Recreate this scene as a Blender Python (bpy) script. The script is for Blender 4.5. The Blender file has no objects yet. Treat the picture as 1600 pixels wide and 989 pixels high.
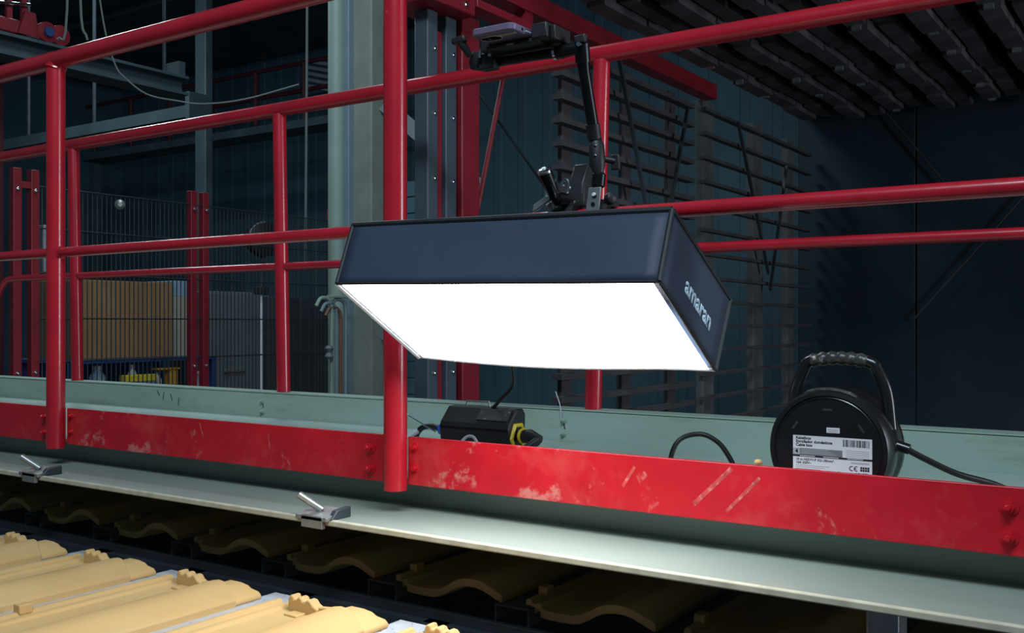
import bpy, bmesh, math, random
from mathutils import Vector, Matrix
random.seed(7)
scene = bpy.context.scene
C = scene.collection
H = 1.45                      # height of the eye above the factory floor; z below is given relative to it

# ------------------------------------------------------------------ camera, world, lights, exposure
cd = bpy.data.cameras.new('camera'); cam = bpy.data.objects.new('camera', cd); C.objects.link(cam)
cam.location = (0, 0, H); cam.rotation_euler = (math.radians(90), 0, math.atan2(.5620, .8271))
cd.sensor_width = 36; cd.lens = 36 * 1560 / 1600; cd.shift_y = 9.5 / 1600; cd.clip_end = 200
scene.camera = cam
w = bpy.data.worlds.new('world'); scene.world = w; w.use_nodes = True
w.node_tree.nodes['Background'].inputs[0].default_value = (.16, .30, .42, 1)
w.node_tree.nodes['Background'].inputs[1].default_value = .20

def area(name, loc, target, size, size_y, power, col):
    l = bpy.data.lights.new(name, 'AREA'); l.shape = 'RECTANGLE'; l.size = size; l.size_y = size_y
    l.energy = power; l.color = col
    o = bpy.data.objects.new(name, l); C.objects.link(o)
    o.location = (loc[0], loc[1], loc[2] + H)
    d = Vector(target) - Vector(loc); o.rotation_euler = d.to_track_quat('-Z', 'Y').to_euler()
    return o
area('hall_lamp_over_aisle', (0.3, -1.0, 3.5), (-1.5, 2.0, 0), 2.4, .8, 170, (.72, .88, 1))
area('daylight_door', (4.3, 3.5, .5), (-2, 2.2, 0), 1.0, 2.4, 125, (.80, .90, 1))
area('hall_lamp_far', (-8.4, 5.0, 3.9), (-8.4, 5.0, 0), 1.2, .5, 70, (.75, .95, 1))
area('hall_lamp_behind', (-4.2, 3.9, 3.9), (-4.2, 3.9, 0), 1.2, .5, 60, (.75, .92, 1))
vs = scene.view_settings
scene.display_settings.display_device = 'sRGB'
vs.view_transform = 'Standard'; vs.look = 'None'; vs.gamma = 1; vs.use_curve_mapping = False
vs.exposure = 0.0

# ------------------------------------------------------------------ materials
MATS = {}
def mat(name, col, rough=.5, metal=0, var=.15, vscale=6, bump=0, bscale=60, coat=0, chip=None, chip_th=.7,
        chip_scale=5, stretch=(1, 1, 1), emit=None, estr=0, spec=.5, dirt=None, dirt_th=.6, dirt_scale=3):
    if name in MATS: return MATS[name]
    m = bpy.data.materials.new(name); m.use_nodes = True; nt = m.node_tree; N = nt.nodes; L = nt.links
    b = N['Principled BSDF']; b.inputs['Roughness'].default_value = rough; b.inputs['Metallic'].default_value = metal
    b.inputs['Coat Weight'].default_value = coat; b.inputs['Coat Roughness'].default_value = .14; b.inputs['Specular IOR Level'].default_value = spec
    tc = N.new('ShaderNodeTexCoord'); mp = N.new('ShaderNodeMapping'); mp.inputs['Scale'].default_value = stretch
    L.new(tc.outputs['Object'], mp.inputs['Vector'])
    nz = N.new('ShaderNodeTexNoise'); nz.inputs['Scale'].default_value = vscale; nz.inputs['Detail'].default_value = 5
    L.new(mp.outputs[0], nz.inputs['Vector'])
    rp = N.new('ShaderNodeValToRGB'); e = rp.color_ramp.elements
    e[0].position = .3; e[1].position = .72
    e[0].color = (*[c * (1 - var) for c in col], 1); e[1].color = (*[min(1, c * (1 + var)) for c in col], 1)
    L.new(nz.outputs['Fac'], rp.inputs['Fac']); out = rp.outputs['Color']
    def overlay(out, c, th, sc, seed, soft=.06):
        n2 = N.new('ShaderNodeTexNoise'); n2.inputs['Scale'].default_value = sc; n2.inputs['Detail'].default_value = 8
        n2.inputs['Roughness'].default_value = .68
        off = N.new('ShaderNodeMapping'); off.inputs['Location'].default_value = (seed, seed * 2, 0)
        off.inputs['Scale'].default_value = stretch
        L.new(tc.outputs['Object'], off.inputs['Vector']); L.new(off.outputs[0], n2.inputs['Vector'])
        r2 = N.new('ShaderNodeValToRGB'); r2.color_ramp.elements[0].position = th; r2.color_ramp.elements[1].position = th + soft
        L.new(n2.outputs['Fac'], r2.inputs['Fac'])
        mx = N.new('ShaderNodeMix'); mx.data_type = 'RGBA'
        L.new(r2.outputs['Color'], mx.inputs[0]); L.new(out, mx.inputs[6]); mx.inputs[7].default_value = (*c, 1)
        return mx.outputs[2]
    if dirt: out = overlay(out, dirt, dirt_th, dirt_scale, 7.3, .2)
    if chip: out = overlay(out, chip, chip_th, chip_scale, 3.1)
    L.new(out, b.inputs['Base Color'])
    if bump:
        bn = N.new('ShaderNodeTexNoise'); bn.inputs['Scale'].default_value = bscale; bn.inputs['Detail'].default_value = 3
        L.new(mp.outputs[0], bn.inputs['Vector'])
        bp = N.new('ShaderNodeBump'); bp.inputs['Strength'].default_value = bump; bp.inputs['Distance'].default_value = .004
        L.new(bn.outputs['Fac'], bp.inputs['Height']); L.new(bp.outputs[0], b.inputs['Normal'])
    if emit:
        b.inputs['Emission Color'].default_value = (*emit, 1); b.inputs['Emission Strength'].default_value = estr
    MATS[name] = m; return m

RED = mat('red_paint', (.48, .010, .024), .30, var=.14, bump=.12, bscale=25, coat=.5, chip=(.62, .30, .24), chip_th=.71, chip_scale=9)
REDB = mat('red_board_paint', (.55, .008, .020), .38, var=.15, vscale=9, coat=.15, stretch=(1, 1, 1), chip=(.62, .17, .15), chip_th=.595, chip_scale=9,
           dirt=(.60, .06, .06), dirt_th=.52, dirt_scale=5)
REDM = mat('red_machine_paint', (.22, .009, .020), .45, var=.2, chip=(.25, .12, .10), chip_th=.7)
GREEN = mat('pale_green_paint', (.40, .52, .45), .45, var=.08, vscale=4, bump=.08, bscale=30, stretch=(.5, 1, 2.5), dirt=(.28, .34, .28), dirt_th=.56, dirt_scale=7,
            chip=(.10, .10, .085), chip_th=.74, chip_scale=14)
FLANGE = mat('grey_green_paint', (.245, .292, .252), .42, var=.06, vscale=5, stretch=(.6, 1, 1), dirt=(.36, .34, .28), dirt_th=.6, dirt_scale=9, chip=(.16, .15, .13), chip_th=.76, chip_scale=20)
LIP = mat('cream_speckled_edge', (.50, .46, .34), .5, var=.18, vscale=30, chip=(.30, .26, .2), chip_th=.66, chip_scale=40)  # cream with random darker specks, paler than the flange
STEEL = mat('bare_steel', (.36, .37, .36), .4, .7, var=.2, vscale=20, bump=.1)
CHROME = mat('bright_steel', (.75, .77, .8), .18, 1, var=.05)
DARKST = mat('dark_steel', (.045, .055, .065), .5, .3, var=.25)
FAB = mat('black_softbox_fabric', (.030, .046, .080), .62, var=.08, vscale=5, bump=.25, bscale=14)
FABT = mat('black_seam_tape', (.012, .014, .018), .6, var=.1)
LINING = mat('silver_lining', (.42, .44, .47), .35, .3, var=.1, vscale=30)
GLOW = mat('lit_white_diffuser', (.9, .9, .9), .8, var=0, emit=(.93, .97, 1), estr=17.0)
WHITEP = mat('white_print', (.82, .84, .86), .5, var=.02)
LOGO = mat('light_blue_white_print', (.62, .78, .90), .5, var=.02)
BLK = mat('black_plastic', (.010, .011, .013), .28, var=.2, coat=.2, chip=(.06, .06, .06), chip_th=.72, chip_scale=20)
BLKM = mat('matt_black_plastic', (.012, .013, .016), .5, var=.2)
BLKA = mat('black_anodised_metal', (.015, .016, .018), .3, .6, var=.1)
RUB = mat('black_rubber', (.012, .012, .013), .45, var=.1)
SCUFF = mat('scuffed_black_plastic', (.05, .052, .05), .35, var=.3, vscale=30, chip=(.45, .40, .28), chip_th=.6, chip_scale=35)
YEL = mat('yellow_plastic', (.80, .62, .04), .4, var=.05)
BLUE = mat('blue_plastic', (.03, .12, .75), .35, var=.05)
BLUED = mat('dark_blue_plastic', (.02, .07, .22), .45, var=.15)
GREYL = mat('light_grey_cable', (.55, .57, .6), .5, var=.05)
PURP = mat('purple_phone_shell', (.21, .16, .25), .3, .3, var=.04)
GOLD = mat('pale_gold_trim', (.75, .58, .42), .3, .6, var=.05)
GLASS = mat('dark_lens_glass', (.01, .01, .014), .08, var=0)
CLAY = mat('sand_clay', (.56, .35, .135), .72, var=.12, vscale=3, bump=.12, bscale=70, stretch=(1, .35, 1), dirt=(.50, .36, .17), dirt_th=.52, dirt_scale=5)
CARR = mat('perforated_grey_steel', (.52, .54, .58), .42, .35, var=.12, vscale=30, chip=(.03, .03, .035), chip_th=.62, chip_scale=60)
PLANK = mat('dark_plank', (.072, .066, .070), .75, var=.45, vscale=5, bump=.3, bscale=20)
SLAT = mat('rack_slat', (.050, .046, .052), .75, var=.35, vscale=5)
UPR = mat('rack_upright', (.085, .088, .092), .7, var=.35, vscale=7)
WALLT = mat('teal_sheet_wall', (.075, .16, .205), .6, var=.15, vscale=1.2)
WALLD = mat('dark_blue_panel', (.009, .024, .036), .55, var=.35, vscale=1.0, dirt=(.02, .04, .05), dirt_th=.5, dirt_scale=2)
CEIL = mat('dark_roof_sheet', (.07, .11, .135), .7, var=.3, vscale=2)
FLOORM = mat('factory_floor', (.10, .105, .105), .7, var=.3, vscale=1.5)
CONC = mat('concrete_column', (.27, .30, .26), .8, var=.12, vscale=5, bump=.2, bscale=30, chip=(.10, .10, .085), chip_th=.70, chip_scale=8)
GRNCOL = mat('pale_green_column', (.30, .40, .35), .5, var=.08, vscale=3)
BLUECOL = mat('blue_grey_steel', (.20, .28, .32), .5, var=.1, vscale=3)
RAILM = mat('dark_guide_rail', (.055, .075, .095), .45, var=.15, vscale=4)
CARRD = mat('shaded_grey_steel', (.11, .115, .125), .5, .35, var=.2, vscale=20)  # darker copy of the carrier steel, shade under the beam put into the colour
GREYB = mat('grey_crane_beam', (.055, .085, .10), .55, var=.2, vscale=3)
KRAFT = mat('brown_cardboard', (.34, .19, .085), .8, var=.08, vscale=4)
PALE = mat('pale_carton', (.42, .36, .28), .8, var=.08, vscale=4)
CAB = mat('grey_cabinet_paint', (.16, .18, .195), .5, var=.1, vscale=3)
CABD = mat('dark_cabinet_paint', (.050, .060, .070), .5, var=.25, vscale=3)
WIRE = mat('dark_fence_wire', (.030, .038, .045), .5, .3, var=.1)
INKB = mat('black_print', (.015, .015, .018), .6, var=.05)
INKG = mat('grey_print', (.22, .23, .24), .6, var=.05)
INKL = mat('pale_grey_print', (.45, .47, .5), .6, var=.05)
ORNG = mat('orange_plastic', (.65, .30, .03), .5, var=.1)
LBLUE = mat('pale_blue_plastic', (.30, .42, .55), .5, var=.1)
ROPE = mat('grey_rope', (.14, .16, .16), .8, var=.1)

# ------------------------------------------------------------------ mesh helpers (coordinates relative to eye height)
def V(*a): return Vector(a)
def bm_(): return bmesh.new()
def box(bm, x0, x1, y0, y1, z0, z1):
    v = [bm.verts.new(p) for p in ((x0, y0, z0), (x1, y0, z0), (x1, y1, z0), (x0, y1, z0), (x0, y0, z1), (x1, y0, z1), (x1, y1, z1), (x0, y1, z1))]
    for f in ((3, 2, 1, 0), (4, 5, 6, 7), (0, 1, 5, 4), (1, 2, 6, 5), (2, 3, 7, 6), (3, 0, 4, 7)): bm.faces.new([v[i] for i in f])
    return bm
def bar(bm, a, b, wd, ht, up=(0, 0, 1)):
    a, b = Vector(a), Vector(b); d = (b - a).normalized(); u = Vector(up)
    s = d.cross(u)
    if s.length < 1e-4: s = d.cross(Vector((1, 0, 0)))
    s.normalize(); u = s.cross(d); v = []
    for p in (a, b):
        for i, j in ((-1, -1), (1, -1), (1, 1), (-1, 1)): v.append(bm.verts.new(p + s * (i * wd / 2) + u * (j * ht / 2)))
    for f in ((3, 2, 1, 0), (4, 5, 6, 7), (0, 1, 5, 4), (1, 2, 6, 5), (2, 3, 7, 6), (3, 0, 4, 7)): bm.faces.new([v[i] for i in f])
    return bm
def tube(bm, pts, r, n=12):
    pts = [Vector(p) for p in pts]; rs = r if isinstance(r, (list, tuple)) else [r] * len(pts); rings = []
    d0 = (pts[1] - pts[0]).normalized(); ref = Vector((0, 0, 1)) if abs(d0.z) < .9 else Vector((1, 0, 0))
    s = d0.cross(ref).normalized()
    for i, p in enumerate(pts):
        d = ((pts[i] - pts[i - 1]).normalized() if i else Vector()) + ((pts[i + 1] - pts[i]).normalized() if i < len(pts) - 1 else Vector())
        d.normalize(); s = (s - d * s.dot(d)).normalized(); u = d.cross(s)
        rings.append([bm.verts.new(p + (s * math.cos(2 * math.pi * k / n) + u * math.sin(2 * math.pi * k / n)) * rs[i]) for k in range(n)])
    for a, b in zip(rings, rings[1:]):
        for k in range(n): bm.faces.new((a[k], a[(k + 1) % n], b[(k + 1) % n], b[k]))
    bm.faces.new(rings[0][::-1]); bm.faces.new(rings[-1]); return bm
def smooth_path(pts, n=8):
    P = [Vector(p) for p in pts]; P = [P[0] * 2 - P[1]] + P + [P[-1] * 2 - P[-2]]; out = []
    for i in range(1, len(P) - 2):
        for k in range(n):
            t = k / n; a, b, c, d = P[i - 1:i + 3]
            out.append(.5 * ((2 * b) + (c - a) * t + (2 * a - 5 * b + 4 * c - d) * t * t + (3 * b - a - 3 * c + d) * t ** 3))
    out.append(P[-2]); return out
def prism(bm, poly, d, org=(0, 0, 0), ex=(1, 0, 0), ey=(0, 0, 1)):
    """polygon in the plane (ex, ey) at org, extruded by vector d"""
    o, ex, ey, d = Vector(org), Vector(ex), Vector(ey), Vector(d)
    a = [bm.verts.new(o + ex * x + ey * y) for x, y in poly]; b = [bm.verts.new(v.co + d) for v in a]; n = len(a)
    bm.faces.new(a); bm.faces.new(b[::-1])
    for i in range(n): bm.faces.new((a[i], b[i], b[(i + 1) % n], a[(i + 1) % n]))
    return bm
def lathe(bm, prof, c, axis, n=40):
    """prof: (radius, distance along axis)"""
    c, ax = Vector(c), Vector(axis).normalized(); ref = Vector((0, 0, 1)) if abs(ax.z) < .9 else Vector((1, 0, 0))
    s = ax.cross(ref).normalized(); u = ax.cross(s); rings = []
    for r, h in prof:
        r = max(r, 1e-5)
        rings.append([bm.verts.new(c + ax * h + (s * math.cos(2 * math.pi * k / n) + u * math.sin(2 * math.pi * k / n)) * r) for k in range(n)])
    for a, b in zip(rings, rings[1:]):
        for k in range(n): bm.faces.new((a[k], a[(k + 1) % n], b[(k + 1) % n], b[k]))
    bm.faces.new(rings[0][::-1]); bm.faces.new(rings[-1]); return bm
def grid(bm, A, B, C_, D, nu, nv, fn=None):
    A, B, C_, D = map(Vector, (A, B, C_, D)); g = []
    for j in range(nv + 1):
        row = []
        for i in range(nu + 1):
            u, v = i / nu, j / nv; p = A * (1 - u) * (1 - v) + B * u * (1 - v) + C_ * u * v + D * (1 - u) * v
            if fn: p = p + Vector(fn(u, v))
            row.append(bm.verts.new(p))
        g.append(row)
    for j in range(nv):
        for i in range(nu): bm.faces.new((g[j][i], g[j][i + 1], g[j + 1][i + 1], g[j + 1][i]))
    return bm

WL = {}       # world location of every object (before H)
def finish(me, smooth):
    if smooth:
        for p in me.polygons: p.use_smooth = True
        me.set_sharp_from_angle(angle=math.radians(38))
def obj(name, bm, m, parent=None, bevel=0, smooth=True, kind=None, solid=0, label=None):
    bmesh.ops.recalc_face_normals(bm, faces=bm.faces)
    xs = [v.co for v in bm.verts]
    c = Vector([(min(q[i] for q in xs) + max(q[i] for q in xs)) / 2 for i in range(3)])
    if not parent: c.z = min(q.z for q in xs)
    bmesh.ops.translate(bm, verts=bm.verts, vec=-c)
    me = bpy.data.meshes.new(name); bm.to_mesh(me); bm.free(); finish(me, smooth); me.materials.append(m)
    return place(name, me, c, parent, bevel, kind, solid, label)
def place(name, me, c, parent=None, bevel=0, kind=None, solid=0, label=None):
    o = bpy.data.objects.new(name, me); C.objects.link(o); c = Vector(c)
    if parent:
        o.parent = parent; o.location = c - WL[parent.name]
    else:
        o.location = c + Vector((0, 0, H))
    WL[o.name] = c
    if bevel:
        b = o.modifiers.new('bevel', 'BEVEL'); b.width = bevel; b.segments = 2; b.limit_method = 'ANGLE'; b.angle_limit = .6
    if solid:
        s = o.modifiers.new('solid', 'SOLIDIFY'); s.thickness = solid; s.offset = 0
    if kind: o['kind'] = kind
    if label: o['label'] = label
    return o
def thing(name, label, cat, loc, group=None):
    o = bpy.data.objects.new(name, None); C.objects.link(o); o.empty_display_size = .05
    o.location = Vector(loc) + Vector((0, 0, H)); WL[o.name] = Vector(loc)
    return tag(o, label, cat, group)
def tag(o, label, cat, group=None):
    o['label'] = label; o['category'] = cat
    if group: o['group'] = group
    return o
def dup(root, delta, label=None, group=None):
    """copy of a thing with its parts and sub-parts, moved by delta"""
    r = root.copy(); C.objects.link(r); r.location = root.location + Vector(delta); WL[r.name] = WL[root.name] + Vector(delta)
    if label: r['label'] = label
    if group: r['group'] = group
    for ch in list(root.children):
        k = ch.copy(); C.objects.link(k); k.parent = r
        for g in list(ch.children):
            q = g.copy(); C.objects.link(q); q.parent = k
    return r
def text_bm(body, size, org, ex, ey, bold=0, depth=.0004, align='LEFT'):
    cu = bpy.data.curves.new('t', 'FONT'); cu.body = body; cu.size = size; cu.offset = bold; cu.extrude = 0; cu.align_x = align; cu.resolution_u = 4
    to = bpy.data.objects.new('t', cu); me = bpy.data.meshes.new_from_object(to); bm = bm_(); bm.from_mesh(me)
    bpy.data.objects.remove(to); bpy.data.meshes.remove(me); bpy.data.curves.remove(cu)
    o, ex, ey = Vector(org), Vector(ex).normalized(), Vector(ey).normalized(); nz = ex.cross(ey)
    for v in bm.verts: v.co = o + ex * v.co.x + ey * v.co.y
    r = bmesh.ops.extrude_face_region(bm, geom=bm.faces[:])
    bmesh.ops.translate(bm, verts=[g for g in r['geom'] if isinstance(g, bmesh.types.BMVert)], vec=nz * depth)
    return bm
def hexbolt(name, c, axis, r, m, parent, h=.008, stud=True):
    """washer, nut and stud on one axis"""
    bm = bm_(); c, ax = Vector(c), Vector(axis).normalized()
    lathe(bm, [(r * 1.6, 0), (r * 1.6, .003)], c, ax, 18)
    lathe(bm, [(r * 1.2, .003), (r * 1.2, .0055)], c, ax, 18)
    lathe(bm, [(r, .0055), (r, .0055 + h)], c, ax, 6)
    if stud: lathe(bm, [(r * .55, .005 + h), (r * .55, .010 + h), (r * .4, .012 + h)], c, ax, 10)
    return obj(name, bm, m, parent, smooth=False)

# ================================================================== the setting
G0 = -H
obj('floor', box(bm_(), -16, 5, -4, 11.2, G0 - .1, G0), FLOORM, kind='structure')
CE = obj('ceiling', box(bm_(), -16, 5, 2.0, 11.2, 4.2, 4.3), CEIL, kind='structure')
wb = obj('wall_back', box(bm_(), -16, -2.3, 11.0, 11.15, G0, 4.2), WALLT, kind='structure')
for i in range(34):       # folded sheet ribs of the far wall
    x = -15.4 + i * .385
    bm = prism(bm_(), [(-.07, 0), (-.05, -.012), (.05, -.012), (.07, 0)], (0, 0, 5.6), (x, 11.0, G0 + .02), (1, 0, 0), (0, 1, 0))
    obj('wall_rib', bm, WALLT, wb, smooth=False)
obj('wall_left', box(bm_(), -16.1, -16, 2, 11.0, G0, 4.2), WALLT, kind='structure')
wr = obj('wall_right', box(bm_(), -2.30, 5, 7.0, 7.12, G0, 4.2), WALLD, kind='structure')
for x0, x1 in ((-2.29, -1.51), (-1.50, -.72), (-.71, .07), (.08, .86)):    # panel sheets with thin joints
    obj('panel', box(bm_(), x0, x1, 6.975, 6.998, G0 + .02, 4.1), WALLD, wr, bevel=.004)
# thin bracing wires in front of the panel wall
tag(obj('brace_wire', tube(bm_(), [(-1.68, 6.93, 1.398), (-1.24, 6.93, .80)], .008, 6), DARKST), 'thin dark brace wire slanting down across the dark blue panel wall', 'wire')
tag(obj('brace_wire', tube(bm_(), [(-1.50, 6.93, .03), (-1.10, 6.93, .50), (-.55, 6.93, 1.15)], .006, 6), DARKST), 'thin dark brace wire rising towards the overhead planks on the panel wall', 'wire')

# ================================================================== walkway: beams, plate, railings
XL, XR = -7.4, 1.4
t = thing('walkway_beam', 'pale green steel beam with a wide bottom flange under the red toe boards', 'beam', (-3, 1.70, -.41))
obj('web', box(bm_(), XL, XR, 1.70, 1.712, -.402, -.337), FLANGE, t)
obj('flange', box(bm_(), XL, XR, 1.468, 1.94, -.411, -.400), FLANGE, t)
obj('flange_lip', box(bm_(), XL, XR, 1.459, 1.4695, -.4118, -.3985), LIP, t, bevel=.003, label='cream lip along the flange edge')
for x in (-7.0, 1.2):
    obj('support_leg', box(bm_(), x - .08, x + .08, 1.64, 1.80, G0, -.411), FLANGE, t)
t = thing('walkway_plate', 'pale green steel walkway plate between the two railings', 'walkway', (-3, 2.03, -.3365))
obj('plate', box(bm_(), XL, XR, 1.640, 2.419, -.3365, -.331), GREEN, t)
t = thing('rear_beam', 'pale green channel beam along the back of the walkway carrying the rear railing', 'beam', (-3, 2.43, -.43))
obj('web', box(bm_(), XL, XR, 2.42, 2.432, -.43, -.2475), GREEN, t)
obj('upper_flange', box(bm_(), XL, XR, 2.42, 2.49, -.2495, -.2435), GREEN, t)
for x in (-2.707, -1.467):
    for z in (-.275, -.312): hexbolt('bolt', (x, 2.42, z), (0, -1, 0), .007, GREEN, t, .005)
for x, z, dx, dz in ((-3.30, -.262, .012, -.02), (-3.26, -.268, -.006, -.03), (-3.22, -.272, .01, -.026), (-3.17, -.285, -.004, -.03), (-3.98, -.268, .004, -.03), (-2.707, -.285, .004, -.04), (-1.467, -.285, .006, -.03)):
    obj('dark_mark', bar(bm_(), (x, 2.4198, z), (x + dx, 2.4198, z + dz), .004, .0006, (0, -1, 0)), DARKST, t, smooth=False)
for x in (-7.0, 1.2): obj('support_leg', box(bm_(), x - .08, x + .08, 2.432, 2.58, G0, -.25), GREEN, t)

PX = (-3.89, -2.637, -1.384, -.130)
t = thing('front_railing', 'red tubular steel guard railing with flat toe boards carrying the softbox', 'railing', (-2, 1.6, -.36))
for x in PX:
    bm = tube(bm_(), [(x, 1.6, -.352), (x + (.0), 1.6, .728)], .0250, 24)
    p = obj('post', bm, RED, t)
    obj('weld_bead', tube(bm_(), [(x + .026 * math.cos(a), 1.6 + .026 * math.sin(a), .715 + .004 * math.sin(3 * a)) for a in [k * .5236 for k in range(13)]], .004, 6), RED, p)
obj('top_rail', tube(bm_(), [(XL, 1.6, .737), (XR, 1.6, .737)], .0245, 24), RED, t)
obj('middle_rail', tube(bm_(), [(XL, 1.6, .196), (XR, 1.6, .196)], .0138, 18), RED, t)
for x in PX: obj('weld_bead', tube(bm_(), [(x + .027, 1.6 + .0145 * math.cos(a), .196 + .0145 * math.sin(a)) for a in [k * .5236 for k in range(13)]], .003, 6), RED, t)
edges = [XL] + list(PX) + [XR]
for a, b in zip(edges, edges[1:]):
    bd = obj('toe_board', box(bm_(), a + .012, b - .004, 1.626, 1.634, -.3435, -.2415), REDB, t, bevel=.0015)
    for z in (-.270, -.315):
        hexbolt('bolt', (b - .090, 1.626, z), (0, -1, 0), .0085, REDB, bd)
        hexbolt('bolt', (a + .033, 1.626, z + .008), (0, -1, 0), .005, REDB, bd, .004, False)

SC = mat('pale_scuff', (.55, .055, .055), .6, var=.35, vscale=70, chip=(.60, .20, .17), chip_th=.52, chip_scale=60)
for x0, z0, x1, z1, wd in ((-.86, -.300, -.835, -.262, .006), (-.72, -.318, -.650, -.250, .008), (-.66, -.325, -.60, -.262, .006), (-2.05, -.250, -2.035, -.285, .004), (-1.80, -.262, -1.795, -.30, .003)):
    obj('scuff_mark', bar(bm_(), (x0, 1.6261, z0), (x1, 1.6261, z1), wd, .0005, (0, -1, 0)), SC, t, smooth=False)
t = thing('rear_railing', 'red tubular steel guard railing along the far side of the walkway', 'railing', (-2, 2.455, -.2435))
RX = (-3.885, -2.640, -1.392, -.14)
for x, lean in zip(RX, (-.030, -.022, .028, 0)):
    obj('post', tube(bm_(), [(x, 2.455, -.2435), (x + lean, 2.455, .735)], .0240, 20), RED, t)
obj('top_rail', tube(bm_(), [(XL, 2.455, .752), (XR, 2.455, .752)], .0245, 24), RED, t)
obj('middle_rail', tube(bm_(), smooth_path([(-4.72, 2.455, -.10), (-4.52, 2.455, .115), (-4.45, 2.455, .180), (-4.38, 2.455, .197), (-4.1, 2.455, .197)], 5) + [Vector((XR, 2.455, .197))], .0140, 16), RED, t)
obj('middle_rail', tube(bm_(), [(-4.72, 2.455, -.10), (-4.85, 2.455, -.2435)], .0140, 16), RED, t)

# steel clamps gripping the flange lip
def beam_clamp(x, label):
    t = thing('beam_clamp', label, 'clamp', (x, 1.465, -.414), 'steel clamps on the beam flange')
    bm = prism(bm_(), [(1.449, -.003), (1.512, .004), (1.512, .016), (1.449, .006)], (.088, 0, 0), (x - .046, 0, -.3995), (0, 1, 0), (0, 0, 1))
    obj('plate', bm, STEEL, t, bevel=.0015, smooth=False)
    obj('jaw', box(bm_(), x - .030, x + .030, 1.449, 1.4585, -.418, -.392), STEEL, t, bevel=.0015)
    obj('block', prism(bm_(), [(1.458, 0), (1.515, 0), (1.515, .022), (1.475, .018)], (.014, 0, 0), (x + .034, 0, -.3995), (0, 1, 0), (0, 0, 1)), DARKST, t, bevel=.002)
    obj('bolt', tube(bm_(), [(x - .004, 1.484, -.386), (x - .042, 1.455, -.354)], .0078, 12), STEEL, t)
beam_clamp(-1.478, 'worn steel clamp with a slanting bolt on the flange beside the lit red post')
beam_clamp(-2.515, 'worn steel clamp with a slanting bolt on the flange below the unlit red post')

# ================================================================== softbox
sA, sB, sC, sD = V(-1.261, 1.30, .070), V(-.629, 1.30, .059), V(-.640, 1.53, -.077), V(-1.261, 1.53, -.067)
sE, sF, sG, sH = V(-1.281, 1.363, .180), V(-.638, 1.363, .168), V(-.641, 1.595, .039), V(-1.275, 1.595, .046)
t = thing('softbox', 'lit rectangular softbox with black fabric sides and glowing white front', 'softbox', (-.95, 1.53, -.09))
def puff(a, nrm): return lambda u, v: tuple(Vector(nrm) * (a * math.sin(math.pi * u) ** .6 * math.sin(math.pi * v)))
top = obj('top_panel', grid(bm_(), sA, sB, sF, sE, 24, 8, lambda u, v: (0, -.003 * math.sin(9 * u) * math.sin(3.14 * v), -.005 * math.sin(3.14 * v) * math.sin(3.14 * u) + (.0030 * math.sin(14 * u + 1) * math.sin(math.pi * v) * (1 - u) * u * 4))), FAB, t, solid=.002)
side = obj('side_panel', grid(bm_(), sB, sC, sG, sF, 8, 8), FAB, t, solid=.002)
obj('side_panel', grid(bm_(), sA, sD, sH, sE, 8, 8, puff(.004, (1, 0, 0))), FAB, t, solid=.002)
obj('bottom_panel', grid(bm_(), sD, sC, sG, sH, 12, 4), FAB, t, solid=.002)
obj('back_panel', grid(bm_(), sE, sF, sG, sH, 8, 4), FABT, t, solid=.004)
nrm = (sB - sA).cross(sD - sA).normalized()
if nrm.z > 0: nrm = -nrm
def sag(u, v): return (0, .002 * math.sin(math.pi * u) * v, -.0085 * math.sin(math.pi * min(1, u * 1.15)) * v ** 3)
def inset(k0, k1):
    c4 = []
    for u, v in ((k0, k1), (1 - k0, k1), (1 - k0, 1 - k1), (k0, 1 - k1)):
        c4.append(sA * (1 - u) * (1 - v) + sB * u * (1 - v) + sC * u * v + sD * (1 - u) * v)
    return c4
obj('diffuser', grid(bm_(), *[p + nrm * .001 for p in inset(.016, .006)], 16, 8, sag), GLOW, t, label='glowing white diffuser cloth')
def rim(a, b, f=lambda k: (0, 0, 0), r=.0032, m=LINING, nm='rim'):
    obj(nm, tube(bm_(), [a + (b - a) * (k / 12) + Vector(f(k / 12)) for k in range(13)], r, 8), m, t)
rim(sA, sB, r=.003, m=FABT); rim(sD, sC, lambda k: sag(k, 1)); rim(sA, sD, r=.006, m=LINING); rim(sB, sC, r=.003, m=FABT)
for a, b in ((sA, sE), (sB, sF), (sC, sG), (sE, sF), (sF, sG)):
    rim(a, b, r=.0045 if (a, b) != (sE, sF) else .0055, m=FABT, nm='seam')
e1 = (sC - sB).normalized(); e2 = (sF - sB); e2 = (e2 - e1 * e2.dot(e1)).normalized()
lg = text_bm('amaran', .0410, V(0, 1.3955, .0480), V(0, e1.y, e1.z), V(0, e2.y, e2.z), .0013, .0004)
a1, a2 = Vector((sC - sB).yz), Vector((sF - sB).yz); det = a1.x * a2.y - a1.y * a2.x
for v in lg.verts:      # lay the lettering on the slightly twisted side panel
    d = Vector((v.co.y - sB.y, v.co.z - sB.z)); uu = (d.x * a2.y - d.y * a2.x) / det; vv = (a1.x * d.y - a1.y * d.x) / det
    v.co.x += sB.x * (1 - uu) * (1 - vv) + sC.x * uu * (1 - vv) + sG.x * uu * vv + sF.x * (1 - uu) * vv + .0017
obj('brand_name', lg, LOGO, side, smooth=False, label='light blue-white lettering')
# mounting yoke between softbox back and the rail clamp
nb = (sF - sE).cross(sH - sE).normalized()
if nb.z < 0: nb = -nb
mid = (sE + sF + sG + sH) / 4
obj('mount_plate', prism(bm_(), [(-.05, -.03), (.05, -.03), (.05, .03), (-.05, .03)], nb * .012, mid + nb * .004, (1, 0, 0), (sH - sE).normalized()), BLKA, t)

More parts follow.
